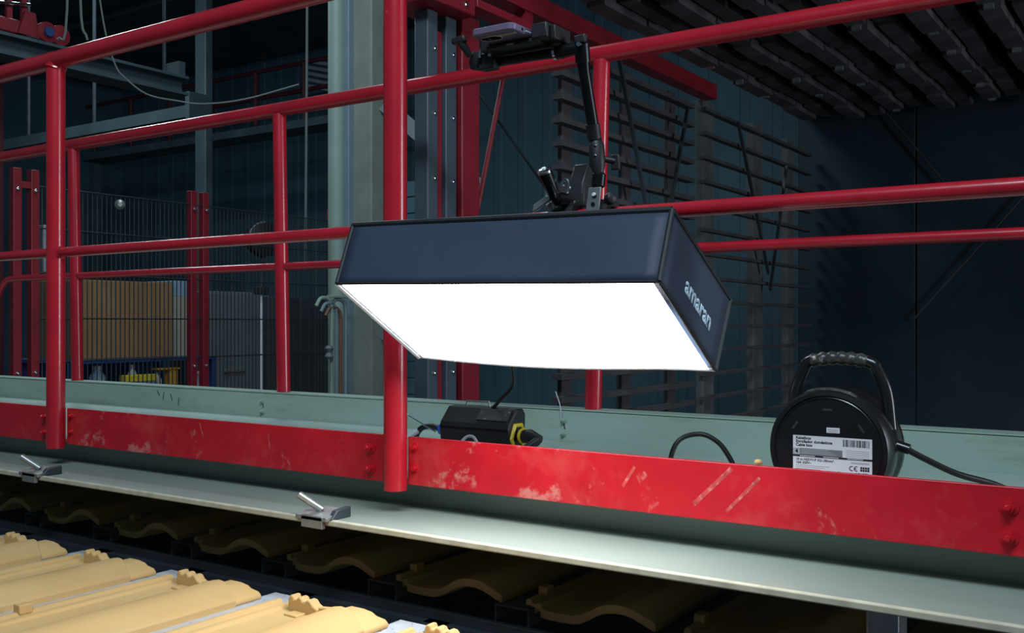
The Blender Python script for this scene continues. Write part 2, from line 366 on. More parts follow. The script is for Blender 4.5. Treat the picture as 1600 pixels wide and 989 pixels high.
# ================================================================== clamps, arm and phone on the railing
t = thing('rail_clamp', 'black super clamp with a steel lever gripping the middle rail behind the softbox', 'clamp', (-.955, 1.6, .17))
RC = V(-.955, 1.6, .196)
bm = bm_()
poly = [(.032 * math.cos(a), .032 * math.sin(a)) for a in [math.radians(k) for k in range(-60, 241, 20)]] + [(.0165 * math.cos(a), .0165 * math.sin(a)) for a in [math.radians(k) for k in range(240, -61, -20)]]
prism(bm, poly, (.042, 0, 0), RC - V(.021, 0, 0), (0, 1, 0), (0, 0, 1)); obj('jaw', bm, BLKM, t)
obj('jaw_face', box(bm_(), -.985, -.976, 1.566, 1.578, .185, .240), STEEL, t, bevel=.002)
obj('body', prism(bm_(), [(-.022, .0), (.030, .0), (.040, .04), (.026, .078), (.004, .085), (-.018, .045)], (.034, 0, 0), V(-.962, 1.62, .214), (0, 1, 0), (0, 0, 1)), BLKM, t, bevel=.004)
hd = obj('handle', tube(bm_(), [(-.953, 1.548, .222), (-.957, 1.52, .262), (-.9575, 1.514, .270)], [.0095, .0130, .0130], 18), BLKA, t)
obj('handle_cap', lathe(bm_(), [(.0134, 0), (.0134, .004), (.010, .006)], V(-.9575, 1.514, .270), V(-.0005, -.28, .40), 20), CHROME, hd)
obj('cap_screw', lathe(bm_(), [(.004, .006), (.004, .0085)], V(-.9575, 1.514, .270), V(-.0005, -.28, .40), 10), WHITEP, hd)
obj('handle_flat', bar(bm_(), (-.950, 1.537, .226), (-.9515, 1.518, .254), .008, .004, (0, -1, .3)), CHROME, hd)
obj('neck', tube(bm_(), [(-.953, 1.60, .226), (-.953, 1.548, .222)], .010, 14), BLKA, t)
for q, rr in (((-.938, 1.555, .248), .012), ((-.972, 1.55, .232), .011)):
    obj('ring', tube(bm_(), [V(*q) + V(rr * math.cos(a) * .6, 0, rr * math.sin(a)) for a in [math.radians(k) for k in range(-80, 181, 20)]], .0028, 8), CHROME, t)
obj('wing_lever', prism(bm_(), [(0, 0), (.012, .004), (.038, .020), (.040, .027), (.030, .028), (.004, .014)], (0, .008, 0), V(-1.000, 1.535, .202), (1, 0, 0), (0, 0, 1)), STEEL, t, bevel=.002)
obj('pivot', tube(bm_(), [(-.985, 1.566, .222), (-.968, 1.552, .226)], .006, 10), CHROME, t)
obj('stud', tube(bm_(), [(-.972, 1.572, .188), (-.990, 1.560, .180)], .004, 10), CHROME, t)
obj('mount_arm', tube(bm_(), [(-.955, 1.596, .165), tuple(mid + nb * .012)], .010, 12), BLKA, t)

t = thing('camera_arm', 'black articulated camera arm rising from the middle rail to the phone holder', 'camera arm', (-.882, 1.6, .17))
bm = bm_(); prism(bm, [(a * .9, b * .9) for a, b in poly], (.034, 0, 0), V(-.899, 1.6, .196), (0, 1, 0), (0, 0, 1)); obj('rail_clamp', bm, BLKM, t)
pl = obj('hole_plate', prism(bm_(), [(-.016, -.024), (.011, -.024), (.017, .030), (-.008, .030)], (0, .005, 0), V(-.886, 1.560, .212), (1, 0, 0), (0, 0, 1)), STEEL, t, bevel=.001)
for k in range(3): obj('hole', lathe(bm_(), [(.0042, 0), (.0042, .001)], V(-.8875 + .003 * k, 1.5598, .197 + .015 * k), (0, -1, 0), 12), BLK, pl)
obj('hole_screw', lathe(bm_(), [(.004, 0), (.003, .003)], V(-.882, 1.559, .229), (0, -1, 0), 10), WHITEP, pl)
obj('knob', lathe(bm_(), [(.006, 0), (.011, .002), (.011, .014), (.007, .017)], V(-.868, 1.585, .222), (.9, -.4, .1), 12), BLKM, t)
obj('joint', lathe(bm_(), [(.009, -.014), (.0125, -.010), (.0125, .010), (.009, .014)], V(-.880, 1.572, .256), (.1, 0, 1), 16), BLKA, t)
obj('lower_arm', tube(bm_(), [(-.880, 1.573, .266), (-.8835, 1.574, .285), (-.8855, 1.574, .318), (-.887, 1.573, .330)], [.009, .0145, .0145, .010], 16), BLKM, t)
for dz in (.318, .300): obj('arm_screw', lathe(bm_(), [(.0028, 0), (.002, .002)], V(-.880, 1.5595, dz), (0, -1, 0), 8), CHROME, t)
kn = obj('side_knob', tube(bm_(), [(-.878, 1.59, .296), (-.862, 1.60, .292)], .006, 10), BLKM, t)
obj('knob_wing', box(bm_(), -.868, -.852, 1.596, 1.604, .276, .304), BLKM, kn, bevel=.002)
obj('upper_arm', tube(bm_(), [(-.887, 1.573, .328), (-.888, 1.571, .338), (-.8795, 1.520, .440), (-.878, 1.512, .460)], [.012, .0105, .0105, .012], 16), BLKA, t)
obj('arm_collar', tube(bm_(), [(-.8885, 1.572, .332), (-.8865, 1.562, .356)], .0128, 16), BLKM, t)
obj('elbow', tube(bm_(), [(-.878, 1.513, .455), (-.875, 1.503, .485)], .0135, 14), BLKA, t)
obj('elbow_knob', prism(bm_(), [(-.012, 0), (.008, 0), (.010, .016), (-.014, .014)], (0, .012, 0), V(-.873, 1.494, .484), (1, 0, 0), (0, 0, 1)), BLKM, t, bevel=.003)
obj('elbow_pin', tube(bm_(), [(-.872, 1.492, .480), (-.8705, 1.484, .479)], .004, 10), CHROME, t)
obj('cross_joint', tube(bm_(), [(-.876, 1.503, .478), (-.915, 1.50, .476), (-.925, 1.50, .476)], [.010, .0125, .010], 14), BLKA, t)
obj('joint_ring', tube(bm_(), [(-.922, 1.50, .476), (-.927, 1.50, .476)], .0135, 14), CHROME, t)
obj('cross_arm', tube(bm_(), [(-.925, 1.50, .476), (-.96, 1.50, .4765), (-1.075, 1.50, .478)], [.0095, .0085, .0085], 14), BLKA, t)
obj('end_joint', lathe(bm_(), [(.010, -.016), (.017, -.012), (.017, .012), (.010, .016)], V(-1.086, 1.49, .482), (.5, 1, 0), 16), BLKM, t)
obj('end_knob', tube(bm_(), [(-1.092, 1.47, .488), (-1.098, 1.455, .508), (-1.099, 1.452, .516)], [.006, .008, .006], 10), BLKM, t)
obj('end_wing', bar(bm_(), (-1.118, 1.452, .514), (-1.088, 1.452, .516), .012, .012), BLKM, t, bevel=.003)
obj('end_hook', tube(bm_(), [V(-1.060, 1.472, .486) + V(.011 * math.cos(a), 0, .013 * math.sin(a)) for a in [math.radians(k) for k in range(-20, 201, 20)]], .0035, 8), CHROME, t)
obj('end_block', box(bm_(), -1.080, -1.045, 1.478, 1.50, .462, .492), BLKM, t, bevel=.003)

t = thing('phone_holder', 'black phone holder clasping the purple phone above the rear top rail', 'phone holder', (-.99, 1.48, .478))
obj('base', box(bm_(), -1.045, -.935, 1.455, 1.53, .488, .4955), BLKM, t, bevel=.002)
obj('jaw', box(bm_(), -.9475, -.915, 1.452, 1.525, .492, .519), BLKM, t, bevel=.003)
obj('jaw_pad', box(bm_(), -.914, -.904, 1.462, 1.515, .489, .514), RUB, t, bevel=.002)
obj('jaw', box(bm_(), -1.062, -1.041, 1.46, 1.525, .488, .516), BLKM, t, bevel=.003)
obj('brand_mark', box(bm_(), -1.0, -.985, 1.4543, 1.4552, .490, .492), GOLD, t)

t = thing('smartphone', 'purple smartphone lying flat in the black holder with gold-ringed camera patch underneath', 'phone', (-.994, 1.48, .4965))
bm = bm_(); rc = []
for cx, cy, a0 in ((-.962, 1.552, 0), (-1.028, 1.552, 90), (-1.028, 1.411, 180), (-.962, 1.411, 270)):
    for k in range(5):
        a = math.radians(a0 + k * 22.5); rc.append((cx + .0115 * math.cos(a), cy + .0115 * math.sin(a)))
prism(bm, rc, (0, 0, .0125), (0, 0, .4985), (1, 0, 0), (0, 1, 0)); body = obj('body', bm, PURP, t, bevel=.002)
hexp = [(-1.034, 1.425), (-1.026, 1.414), (-.998, 1.414), (-.990, 1.425), (-.998, 1.438), (-1.026, 1.438)]
obj('camera_patch', prism(bm_(), hexp, (0, 0, -.0015), (0, 0, .4985), (1, 0, 0), (0, 1, 0)), GLASS, t)
obj('camera_ring', tube(bm_(), [(x, y, .4975) for x, y in hexp + hexp[:2]], .0012, 6), GOLD, t)
obj('gold_stripe', box(bm_(), -.992, -.958, 1.416, 1.424, .4975, .4984), GOLD, t)
obj('port', lathe(bm_(), [(.0028, 0), (.0028, .0006)], V(-.9505, 1.43, .5045), (1, 0, 0), 12), BLK, t)
obj('side_print', box(bm_(), -.9506, -.9499, 1.441, 1.468, .5035, .5055), LOGO, t)

# ================================================================== things on the walkway
t = thing('power_box', 'black power supply box with yellow end socket and blue plug on the walkway', 'power supply', (-1.39, 1.92, -.331))
ex = V(1, 0, 0)
sec = [(1.855, -.325), (1.910, -.325), (1.916, -.21), (1.906, -.197), (1.882, -.197), (1.850, -.231), (1.846, -.242)]
bd = obj('case', prism(bm_(), sec, (.197, 0, 0), (-1.461, 0, 0), (0, 1, 0), (0, 0, 1)), BLKM, t, bevel=.003, smooth=False)
obj('foot_strip', box(bm_(), -1.45, -1.275, 1.86, 1.905, -.331, -.325), RUB, t)
obj('top_pad', prism(bm_(), [(1.856, -.2255), (1.879, -.2015), (1.876, -.1985), (1.853, -.2225)], (.085, 0, 0), (-1.360, 0, 0), (0, 1, 0), (0, 0, 1)), SCUFF, t)
obj('groove', box(bm_(), -1.459, -1.266, 1.8445, 1.8495, -.2445, -.2415), BLKA, t)
obj('carry_clip', tube(bm_(), [(-1.425, 1.905, -.198), (-1.423, 1.905, -.186), (-1.360, 1.905, -.186), (-1.357, 1.905, -.197)], .0026, 8), STEEL, t)
fr = obj('end_socket', tube(bm_(), [(-1.263, 1.882 + .026 * math.cos(a), -.262 + .033 * math.sin(a)) for a in [math.radians(k) for k in range(0, 361, 60)]], .0055, 8), YEL, t, label='yellow socket frame')
pg = obj('plug', tube(bm_(), [(-1.264, 1.880, -.258), (-1.245, 1.876, -.256), (-1.222, 1.872, -.255), (-1.192, 1.867, -.258)], [.010, .015, .016, .008], 14), BLKM, t)
obj('plug_ring', tube(bm_(), [(-1.247, 1.8765, -.256), (-1.240, 1.8755, -.256)], .0175, 16), YEL, pg)
obj('plug_sleeve', tube(bm_(), [(-1.194, 1.868, -.258), (-1.199, 1.862, -.264), (-1.215, 1.845, -.278), (-1.226, 1.830, -.288)], [.008, .010, .010, .008], 12), BLKM, pg)
bp = obj('blue_plug', tube(bm_(), [(-1.460, 1.885, -.256), (-1.486, 1.885, -.255), (-1.491, 1.885, -.255)], [.014, .014, .010], 14), BLUE, t, label='bright blue plug')
obj('plug_tail', tube(bm_(), smooth_path([(-1.490, 1.885, -.255), (-1.525, 1.895, -.252), (-1.558, 1.90, -.258), (-1.572, 1.895, -.28), (-1.566, 1.89, -.318)], 4), .007, 10), RUB, bp)
an = obj('antenna', tube(bm_(), [(-1.500, 1.88, -.262), (-1.588, 1.88, -.2265)], .0019, 8), CHROME, t)
obj('antenna_tip', lathe(bm_(), [(.002, 0), (.004, .002), (.004, .007), (.002, .009)], V(-1.586, 1.88, -.2273), (-.92, 0, .38), 10), WHITEP, an)
tag(obj('white_cable', tube(bm_(), smooth_path([(-1.372, 1.78, -.329), (-1.374, 1.80, -.29), (-1.362, 1.815, -.262), (-1.340, 1.815, -.258), (-1.315, 1.80, -.272), (-1.29, 1.79, -.30), (-1.275, 1.785, -.329)], 6), .0035, 8), GREYL), 'pale grey cable loop standing in front of the black power box', 'cable')
tag(obj('white_cable', tube(bm_(), smooth_path([(-1.545, 1.87, -.262), (-1.575, 1.85, -.285), (-1.60, 1.83, -.31), (-1.615, 1.82, -.328)], 5), .006, 8), GREYL), 'short pale grey cable beside the blue plug', 'cable')
tag(obj('power_cable', tube(bm_(), smooth_path([(-1.335, 1.885, -.199), (-1.305, 1.875, -.175), (-1.262, 1.86, -.14), (-1.205, 1.77, -.085), (-1.16, 1.68, -.02), (-1.10, 1.60, .06), (-1.03, 1.53, .128)], 6), .0042, 8), RUB), 'thin black cable running from the power box up to the softbox', 'cable')
tag(obj('cable_tail', tube(bm_(), smooth_path([(-1.145, 1.500, .166), (-1.150, 1.478, .186), (-1.146, 1.468, .176), (-1.142, 1.462, .160)], 4), .006, 8), RUB), 'short black cable end looping over the softbox edge', 'cable')
tag(obj('extension_cable', tube(bm_(), smooth_path([(-.842, 1.79, -.327), (-.846, 1.80, -.27), (-.836, 1.82, -.232), (-.805, 1.85, -.2215), (-.768, 1.85, -.235), (-.735, 1.83, -.262), (-.70, 1.80, -.30), (-.66, 1.79, -.325), (-.62, 1.79, -.3255)], 6), .0050, 10), RUB), 'black cable arching over the toe board beside the cable reel', 'cable')
tag(obj('wire_end', tube(bm_(), smooth_path([(-1.466, 2.405, -.275), (-1.470, 2.405, -.235), (-1.485, 2.405, -.195)], 4), .0015, 6), GREYL), 'thin pale wire end sticking up beside the rear post', 'wire')

# cable reel
RCX, RCY, RCZ = -.508, 1.70, -.2155
t = thing('cable_reel', 'black plastic cable reel with carry handle and white printed label', 'cable reel', (RCX, RCY + .05, -.331))
FAX = (0, 1, 0)
obj('drum', lathe(bm_(), [(.088, .000), (.092, -.006), (.099, -.004), (.1035, .006), (.105, .022), (.105, .034), (.101, .040), (.101, .066), (.105, .072), (.105, .086), (.100, .098), (.07, .104)], (RCX, RCY, RCZ), FAX, 64), BLK, t)
face = obj('face', lathe(bm_(), [(.0905, .0), (.0905, -.003), (.088, -.0045), (.086, -.002), (.03, -.002), (.001, -.002)], (RCX, RCY, RCZ), FAX, 64), BLK, t)
for a in (35, 90, 145):
    a = math.radians(a); c_ = V(RCX + .068 * math.cos(a), RCY - .0022, RCZ + .068 * math.sin(a)); tx = V(-math.sin(a), 0, math.cos(a))
    obj('slot', bar(bm_(), c_ - tx * .008, c_ + tx * .008, .004, .001, (0, -1, 0)), DARKST, face)
scuff = [(RCX + .1015 * math.cos(math.radians(k)), RCY + .003 + .001 * math.sin(k), RCZ + .1015 * math.sin(math.radians(k))) for k in range(62, 118, 4)]
obj('scuffed_rim', tube(bm_(), scuff, [.002] + [.0042] * (len(scuff) - 2) + [.002], 8), SCUFF, t)
HY = RCY + .052
for pts in ([(-.083, -.172), (-.076, -.118), (-.061, -.080), (-.056, -.071), (-.046, -.066)], [(.086, -.180), (.079, -.118), (.063, -.080), (.058, -.071), (.046, -.066)]):
    obj('handle_arm', tube(bm_(), smooth_path([(RCX + .004 + x, HY, z) for x, z in pts], 4), .0105, 12), BLK, t)
gp = [(RCX + .004 + x, HY, -.0665 + .006 * math.cos(x / .05 * 1.5) - .001) for x in [(-.048 + .004 * k) for k in range(25)]]
grip = obj('grip', tube(bm_(), gp, [.0115 + .0014 * math.sin(k * 1.57) for k in range(25)], 14), SCUFF, t)
for sx in (-1, 1): obj('foot', box(bm_(), RCX + sx * .055 - .02, RCX + sx * .055 + .02, RCY + .02, RCY + .09, -.331, -.29), BLK, t, bevel=.004)
obj('cable_outlet', tube(bm_(), [(RCX + .095, HY, -.205), (RCX + .120, HY, -.212)], .009, 12), BLK, t)
# label
ly = RCY - .0025; lx0, lx1 = RCX - .0590, RCX + .0735; lz1 = -.1935
lab = obj('label', box(bm_(), lx0, lx1, ly - .0004, ly + .0003, lz1 - .082, lz1), WHITEP, t, smooth=False, label='white printed label with barcode')
ly -= .0005
def lt(s, x, z, size, m=INKB, bold=0): obj('lettering', text_bm(s, size, (lx0 + x, ly, lz1 - z), (1, 0, 0), (0, 0, 1), bold, .0002), m, lab, smooth=False)
def lb(x0, x1, z0, z1, m, nm='print_block', d=.0002): obj(nm, box(bm_(), lx0 + x0, lx0 + x1, ly - d, ly, lz1 - z1, lz1 - z0), m, lab, smooth=False)
lt('Kabelbox', .005, .0062, .0068, bold=.0002); lt('Enrollador domésticos', .005, .0122, .0068, bold=.0002); lt('Cable box', .005, .0182, .0068, bold=.0002)
x = .085; k = 0
while x < .128:
    wd = random.choice((.0006, .0010, .0016)); lb(x, x + wd, .003, .0145, INKB, 'barcode_bar'); x += wd + random.choice((.0006, .0009, .0014))
lb(.000, .084, .0215, .0325, INKL); lb(.012, .084, .0215, .0325, INKG, d=.0003); lt('4', .0042, .0300, .009, bold=.0004)
for k in range(3): lb(.015, .06 + .006 * k, .0232 + .003 * k, .0242 + .003 * k, INKL, 'print_line', .0004)
for k in range(4): lb(.090, .128, .0205 + .003 * k, .0212 + .003 * k, INKL, 'print_line')
lb(-.0002, .1327, .0330, .0362, INKB, 'black_strip')
for a, b in ((.012, .038), (.052, .078), (.092, .118)): lb(a, b, .0340, .0350, WHITEP, 'print_line', .0004)
lt('10 m H05VV-F 3G1,00mm²', .005, .0425, .0058, bold=.0001); lt('16A 250V~', .005, .0480, .0058, bold=.0001)
for k in range(4): lb(.005, .062 - .007 * k, .0505 + .003 * k, .0513 + .003 * k, INKL, 'print_line')
lb(.098, .128, .0395, .0403, INKL, 'print_line'); lb(.098, .128, .0412, .042, INKL, 'print_line')
def carc(cx, cz, r, mid_):
    bm = bm_(); pts = [(lx0 + cx + r * math.cos(a), ly - .0001, lz1 - cz + r * math.sin(a)) for a in [math.radians(k) for k in range(60, 301, 20)]]
    tube(bm, pts, .0006, 6)
    if mid_: bar(bm, (lx0 + cx - r, ly - .0001, lz1 - cz), (lx0 + cx, ly - .0001, lz1 - cz), .0010, .0010)
    obj('ce_mark', bm, INKB, lab)
carc(.0995, .0500, .0036, False); carc(.1070, .0500, .0036, True)
for k in range(4):
    for j in range(2): lb(.1135 + .0038 * k, .1166 + .0038 * k, .0465 + .0040 * j, .0498 + .0040 * j, INKB, 'mark_block')
lt('Made in China', .060, .0600, .0045); lt('181 983', .106, .0610, .0062, bold=.0002)
sl = obj('small_sticker', box(bm_(), RCX - .0015, RCX + .0205, RCY - .0032, RCY - .0022, -.1865, -.1775), WHITEP, t, smooth=False)
for k in range(2): obj('print_line', box(bm_(), RCX + .001, RCX + .018, RCY - .0035, RCY - .0031, -.1815 - .003 * k, -.1805 - .003 * k), INKL, sl)
tag(obj('reel_cable', tube(bm_(), smooth_path([(RCX + .116, HY, -.212), (-.365, 1.765, -.228), (-.32, 1.79, -.252), (-.27, 1.84, -.272), (-.22, 1.88, -.30), (-.16, 1.92, -.324), (-.05, 1.97, -.3255), (.2, 2.0, -.3255)], 6), .0055, 10), RUB), 'black cable leaving the right side of the cable reel', 'cable')
bm = bm_(); bmesh.ops.create_icosphere(bm, subdivisions=2, radius=.007)
for v in bm.verts: v.co = v.co * (1 + .35 * math.sin(90 * v.co.x + 140 * v.co.z)); v.co.z *= .7
bmesh.ops.translate(bm, verts=bm.verts, vec=(-.605, 1.630, -.2370))
tag(obj('clay_crumb', bm, CLAY), 'small yellowish clay crumb lying on the toe board edge', 'crumb')

# ================================================================== roof tiles and their conveyor
PROF = [(0, .025), (.006, .028), (.014, .027), (.018, .021), (.027, .020), (.031, .024), (.039, .023), (.045, .017), (.06, .015), (.09, .014), (.12, .015),
        (.138, .019), (.156, .028), (.174, .039), (.192, .046), (.212, .0495), (.232, .050), (.250, .047), (.268, .041), (.285, .034), (.298, .030), (.301, .027)]
LT = .40
def yend(x): return LT if x < .15 else (LT - .030 * min(1, (x - .15) / .04) - (.030 * ((x - .22) / .08) if x > .22 else 0))
def yfront(x): return .045 if x < .016 else (.030 if x < .042 else 0)
TW = .94
def tile_body(y0=0):
    bm = bm_(); rows = []
    for x, z in PROF:
        ye = yend(x); yf = yfront(x) * (1 if y0 else .3) + (y0 if x > .042 else y0 * .3); rows.append([bm.verts.new((x, yf, z)), bm.verts.new((x, ye, z)), bm.verts.new((x, ye, z - .0165)), bm.verts.new((x, yf, z - .0165))])
    for a, b in zip(rows, rows[1:]):
        for k in range(4): bm.faces.new((a[k], a[(k + 1) % 4], b[(k + 1) % 4], b[k]))
    bm.faces.new(rows[0]); bm.faces.new(rows[-1][::-1]); return bm
def make_tile(loc, label, group, y0=0):
    L = Vector(loc); t = thing('roof_tile', label, 'roof tile', L + V(.15, .2, 0), group)
    def part(nm, bm, bev=.0015, sm=True):
        bmesh.ops.scale(bm, verts=bm.verts, vec=(TW, 1, 1)); bmesh.ops.translate(bm, verts=bm.verts, vec=L); return obj(nm, bm, CLAY, t, bevel=bev, smooth=sm)
    part('tile_body', tile_body(y0))
    part('head_ridge', prism(bm_(), [(.046, .012), (.168, .026), (.160, .033), (.130, .030), (.10, .027), (.056, .029)], (0, -.013, 0), (0, LT, 0), (1, 0, 0), (0, 0, 1)))
    lug = [(.052, .010), (.128, .010), (.134, .028), (.122, .033), (.114, .041), (.105, .042), (.100, .037), (.093, .037), (.089, .043), (.080, .044), (.076, .038), (.069, .038), (.066, .045), (.058, .045), (.053, .036)]
    part('hanging_lug', prism(bm_(), lug, (0, -.022, 0), (0, LT + .003, 0), (1, 0, 0), (0, 0, 1)), .003)
    part('lug_foot', box(bm_(), .070, .104, LT - .045, LT - .018, .013, .018), .002)
    nose = [(.175, .016), (.295, .012), (.301, .022), (.290, .030), (.268, .033), (.258, .038), (.236, .041), (.206, .041), (.184, .034)]
    part('nose', prism(bm_(), nose, (0, .075, 0), (0, LT - .068, 0), (1, 0, 0), (0, 0, 1)), .005)
    part('side_clip', box(bm_(), -.003, .019, .062, .088, .022, .040), .002)
    return t
LIT = 'sand-coloured wavy clay roof tile in the row lit by the softbox'
SHD = 'sand-coloured wavy clay roof tile in the dark row under the walkway beam'
BASE = -.560
t0 = make_tile((-1.181 - .283, .945, BASE), LIT, 'tiles in the lit row', -.07)
for k in (-1, 1, 2, 3, 4): dup(t0, (-.331 * k, 0, 0))
s0 = make_tile((-1.062, 1.597, BASE), SHD, 'tiles under the walkway beam')
for k in range(-8, 3):
    if k: dup(s0, (.330 * k, 0, 0))
def carrier(x, y0, y1, label, group, CARR=CARR):
    t = thing('tile_carrier', label, 'carrier', (x, (y0 + y1) / 2, BASE - .022), group)
    obj('top_plate', box(bm_(), x - .038, x + .038, y0, y1, BASE + .0115, BASE + .0150), CARR, t)
    for s in (-1, 1): obj('side_flange', box(bm_(), x + s * .038 - .0015, x + s * .038 + .0015, y0, y1, BASE - .018, BASE + .0150), CARR, t)
    return t
c0 = carrier(-1.181 + .022, .88, 1.400, 'light grey perforated steel carrier between the lit roof tiles', 'carriers of the lit row')
for k in (-1, 1, 2, 3, 4): dup(c0, (-.331 * k, 0, 0))
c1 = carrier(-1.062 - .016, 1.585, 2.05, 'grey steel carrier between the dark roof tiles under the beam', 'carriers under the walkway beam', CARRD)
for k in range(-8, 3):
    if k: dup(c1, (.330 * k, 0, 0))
def crossbar(y, z, label, wd=.016, ht=.018):
    return tag(obj('conveyor_bar', box(bm_(), -4.4, .9, y - wd / 2, y + wd / 2, z - ht, z), DARKST, bevel=.001), label, 'bar')
crossbar(1.577, BASE - .018, 'long dark steel bar along the front of the shaded roof tiles')
crossbar(2.00, BASE - .018, 'long dark steel bar under the back ends of the shaded roof tiles')
crossbar(1.33, BASE - .018, 'long dark steel bar under the lug ends of the lit roof tiles')
crossbar(1.00, BASE - .018, 'long dark steel bar under the near ends of the lit roof tiles')
t = thing('tile_conveyor', 'dark steel conveyor frame with uprights below the roof tiles', 'conveyor', (-1.8, 1.5, G0))
for y in (1.00, 1.33, 1.577, 2.00):
    obj('side_beam', box(bm_(), -4.4, .9, y - .03, y + .03, BASE - .16, BASE - .036), DARKST, t)
for k in range(14):
    x = -4.2 + k * .37
    obj('upright', box(bm_(), x - .03, x + .03, 1.54, 1.61, G0, BASE - .036), DARKST, t, bevel=.003)
    obj('cross_member', box(bm_(), x - .02, x + .02, 1.0, 2.0, BASE - .25, BASE - .18), DARKST, t)
    obj('upright', box(bm_(), x - .03, x + .03, .97, 1.03, G0, BASE - .036), DARKST, t, bevel=.003)
tag(obj('machine_cover', box(bm_(), -.425, -.375, 1.62, 1.68, G0, -.425), CARR, bevel=.004), 'grey steel upright plate beside the last shaded tile under the beam', 'machine part')
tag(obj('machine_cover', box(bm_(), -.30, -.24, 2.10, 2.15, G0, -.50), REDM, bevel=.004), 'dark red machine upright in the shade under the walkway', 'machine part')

# ================================================================== red lifting frame, drying rack and overhead planks
t = thing('lift_column', 'dark red machine column with bolted guide rails behind the walkway', 'machine frame', (-2.2, 2.9, G0))
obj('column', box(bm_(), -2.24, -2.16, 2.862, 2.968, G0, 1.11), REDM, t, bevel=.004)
obj('foot_plate', box(bm_(), -2.32, -2.08, 2.66, 3.05, G0, G0 + .02), REDM, t)
for y0, y1 in ((2.672, 2.728), (2.775, 2.835)):
    r = obj('guide_rail', box(bm_(), -2.225, -2.165, y0, y1, G0 + .02, 1.08), RAILM, t, bevel=.004)
    for k in range(11): obj('bolt', lathe(bm_(), [(.007, 0), (.007, .005), (.004, .007)], (-2.165, (y0 + y1) / 2 + .008, -1.3 + k * .225), (1, 0, 0), 8), CHROME, r)
obj('red_strip', box(bm_(), -2.215, -2.180, 2.735, 2.768, G0 + .02, 1.02), REDM, t)
hp = obj('head_plate', box(bm_(), -2.30, -2.10, 2.60, 2.86, 1.085, 1.25), REDM, t, bevel=.005)
for y, z in ((2.635, 1.115), (2.635, 1.19), (2.80, 1.115)): obj('bolt', lathe(bm_(), [(.010, 0), (.010, .006), (.005, .009)], (-2.10, y, z), (1, 0, 0), 8), CHROME, hp)
obj('bottom_rail', box(bm_(), -2.17, -2.09, 2.86, 3.30, 1.120, 1.150), REDM, t, bevel=.003)
obj('top_beam', box(bm_(), -2.25, -2.17, 2.60, 5.22, 1.237, 1.318), REDM, t, bevel=.004)
obj('hanger', box(bm_(), -2.23, -2.18, 3.30, 3.36, 1.15, 1.237), REDM, t)
tag(obj('brace_rod', tube(bm_(), [(-2.3, 3.33, 1.02), (-2.3, 3.10, .30), (-2.3, 3.02, .05)], .010, 8), REDM), 'thin red rod slanting down beside the red column', 'rod')
tag(obj('brace_rod', tube(bm_(), [(-3.055, 4.08, 1.26), (-3.0, 4.72, .78), (-3.0, 5.6, .12), (-3.0, 5.6, G0)], .007, 6), DARKST), 'thin black rod slanting in front of the teal wall', 'rod')
tag(obj('grey_column', box(bm_(), -3.16, -3.06, 4.00, 4.09, G0, 1.9), CONC, bevel=.006), 'pale grey square column just behind the red column', 'column')

t = thing('drying_rack', 'tall dark rack of many thin slats standing along the chamber side', 'rack', (-2.2, 5.2, G0))
for y in (3.70, 4.25, 4.75): obj('upright', box(bm_(), -2.25, -2.225, y - .045, y + .045, G0, 1.20), SLAT, t, bevel=.004)
for y, wd in ((5.18, .075), (5.95, .085), (6.55, .06)): obj('upright', box(bm_(), -2.25, -2.205, y - wd, y + wd, G0, 1.22), UPR, t, bevel=.004)
sa = box(bm_(), -.03, .02, -.64, .72, -.012, .012); mea = bpy.data.meshes.new('slat'); sa.to_mesh(mea); sa.free(); mea.materials.append(SLAT)
sb = box(bm_(), -.02, .02, -.92, .92, -.009, .009); meb = bpy.data.meshes.new('slat'); sb.to_mesh(meb); sb.free(); meb.materials.append(SLAT)
for k in range(26): place('slat', mea, (-2.2, 4.22, 1.15 - .0985 * k), t)
for k in range(20): place('slat', meb, (-2.19, 5.98, 1.16 - .131 * k), t)
for a, b in (((-2.12, 3.95, 1.25), (-2.12, 4.35, .30)), ((-2.12, 4.72, 1.10), (-2.12, 4.38, .25)), ((-2.14, 5.45, 1.15), (-2.14, 5.95, .30)), ((-2.14, 6.28, 1.0), (-2.14, 5.98, .2))):
    obj('brace', bar(bm_(), a, b, .016, .016), DARKST, t)

t = thing('overhead_rack', 'dark overhead deck of many short planks hanging above the chamber', 'deck', (-.5, 5.0, 1.36))
obj('dark_backing', box(bm_(), -2.30, 2.2, 2.9, 6.97, 1.52, 1.56), mat('black_backing', (.008, .010, .014), .8), t)  # black backing added above the planks so the gaps stay dark
pm = []
for wd, ht in ((.090, .055), (.078, .030)):
    b_ = box(bm_(), -wd / 2, wd / 2, -.20, .20, 0, ht); me = bpy.data.meshes.new('plank'); b_.to_mesh(me); b_.free(); me.materials.append(PLANK); pm.append(me)
def project(x, y, z):
    f = -.562 * x + .8271 * y; return 800 + 1560 * (.8271 * x + .562 * y) / f, 504 - 1560 * z / f
n = 0
for i in range(16):
    obj('runner', box(bm_(), -2.19 + .28 * i, -2.14 + .28 * i, 2.95, 6.95, 1.44, 1.52), PLANK, t)
    for j in range(10):
        x, y = -2.12 + .28 * i, 3.12 + .42 * j + (.14 if i % 2 else 0)
        if y > 6.78: continue
        px, py = project(x, y, 1.38)
        if px > 1720 or py < -60: continue
        place('plank', pm[0], (x, y, 1.362 + (.016 if j % 2 else 0) + random.uniform(-.004, .004)), t)
        place('plank', pm[1], (x + .105 + random.uniform(-.01, .01), y + .10, 1.392 + (.012 if j % 2 else 0)), t)
        if random.random() < .5:
            obj('plank_clip', box(bm_(), x - .02, x + .02, y + .19, y + .215, 1.355, 1.39), STEEL, t)

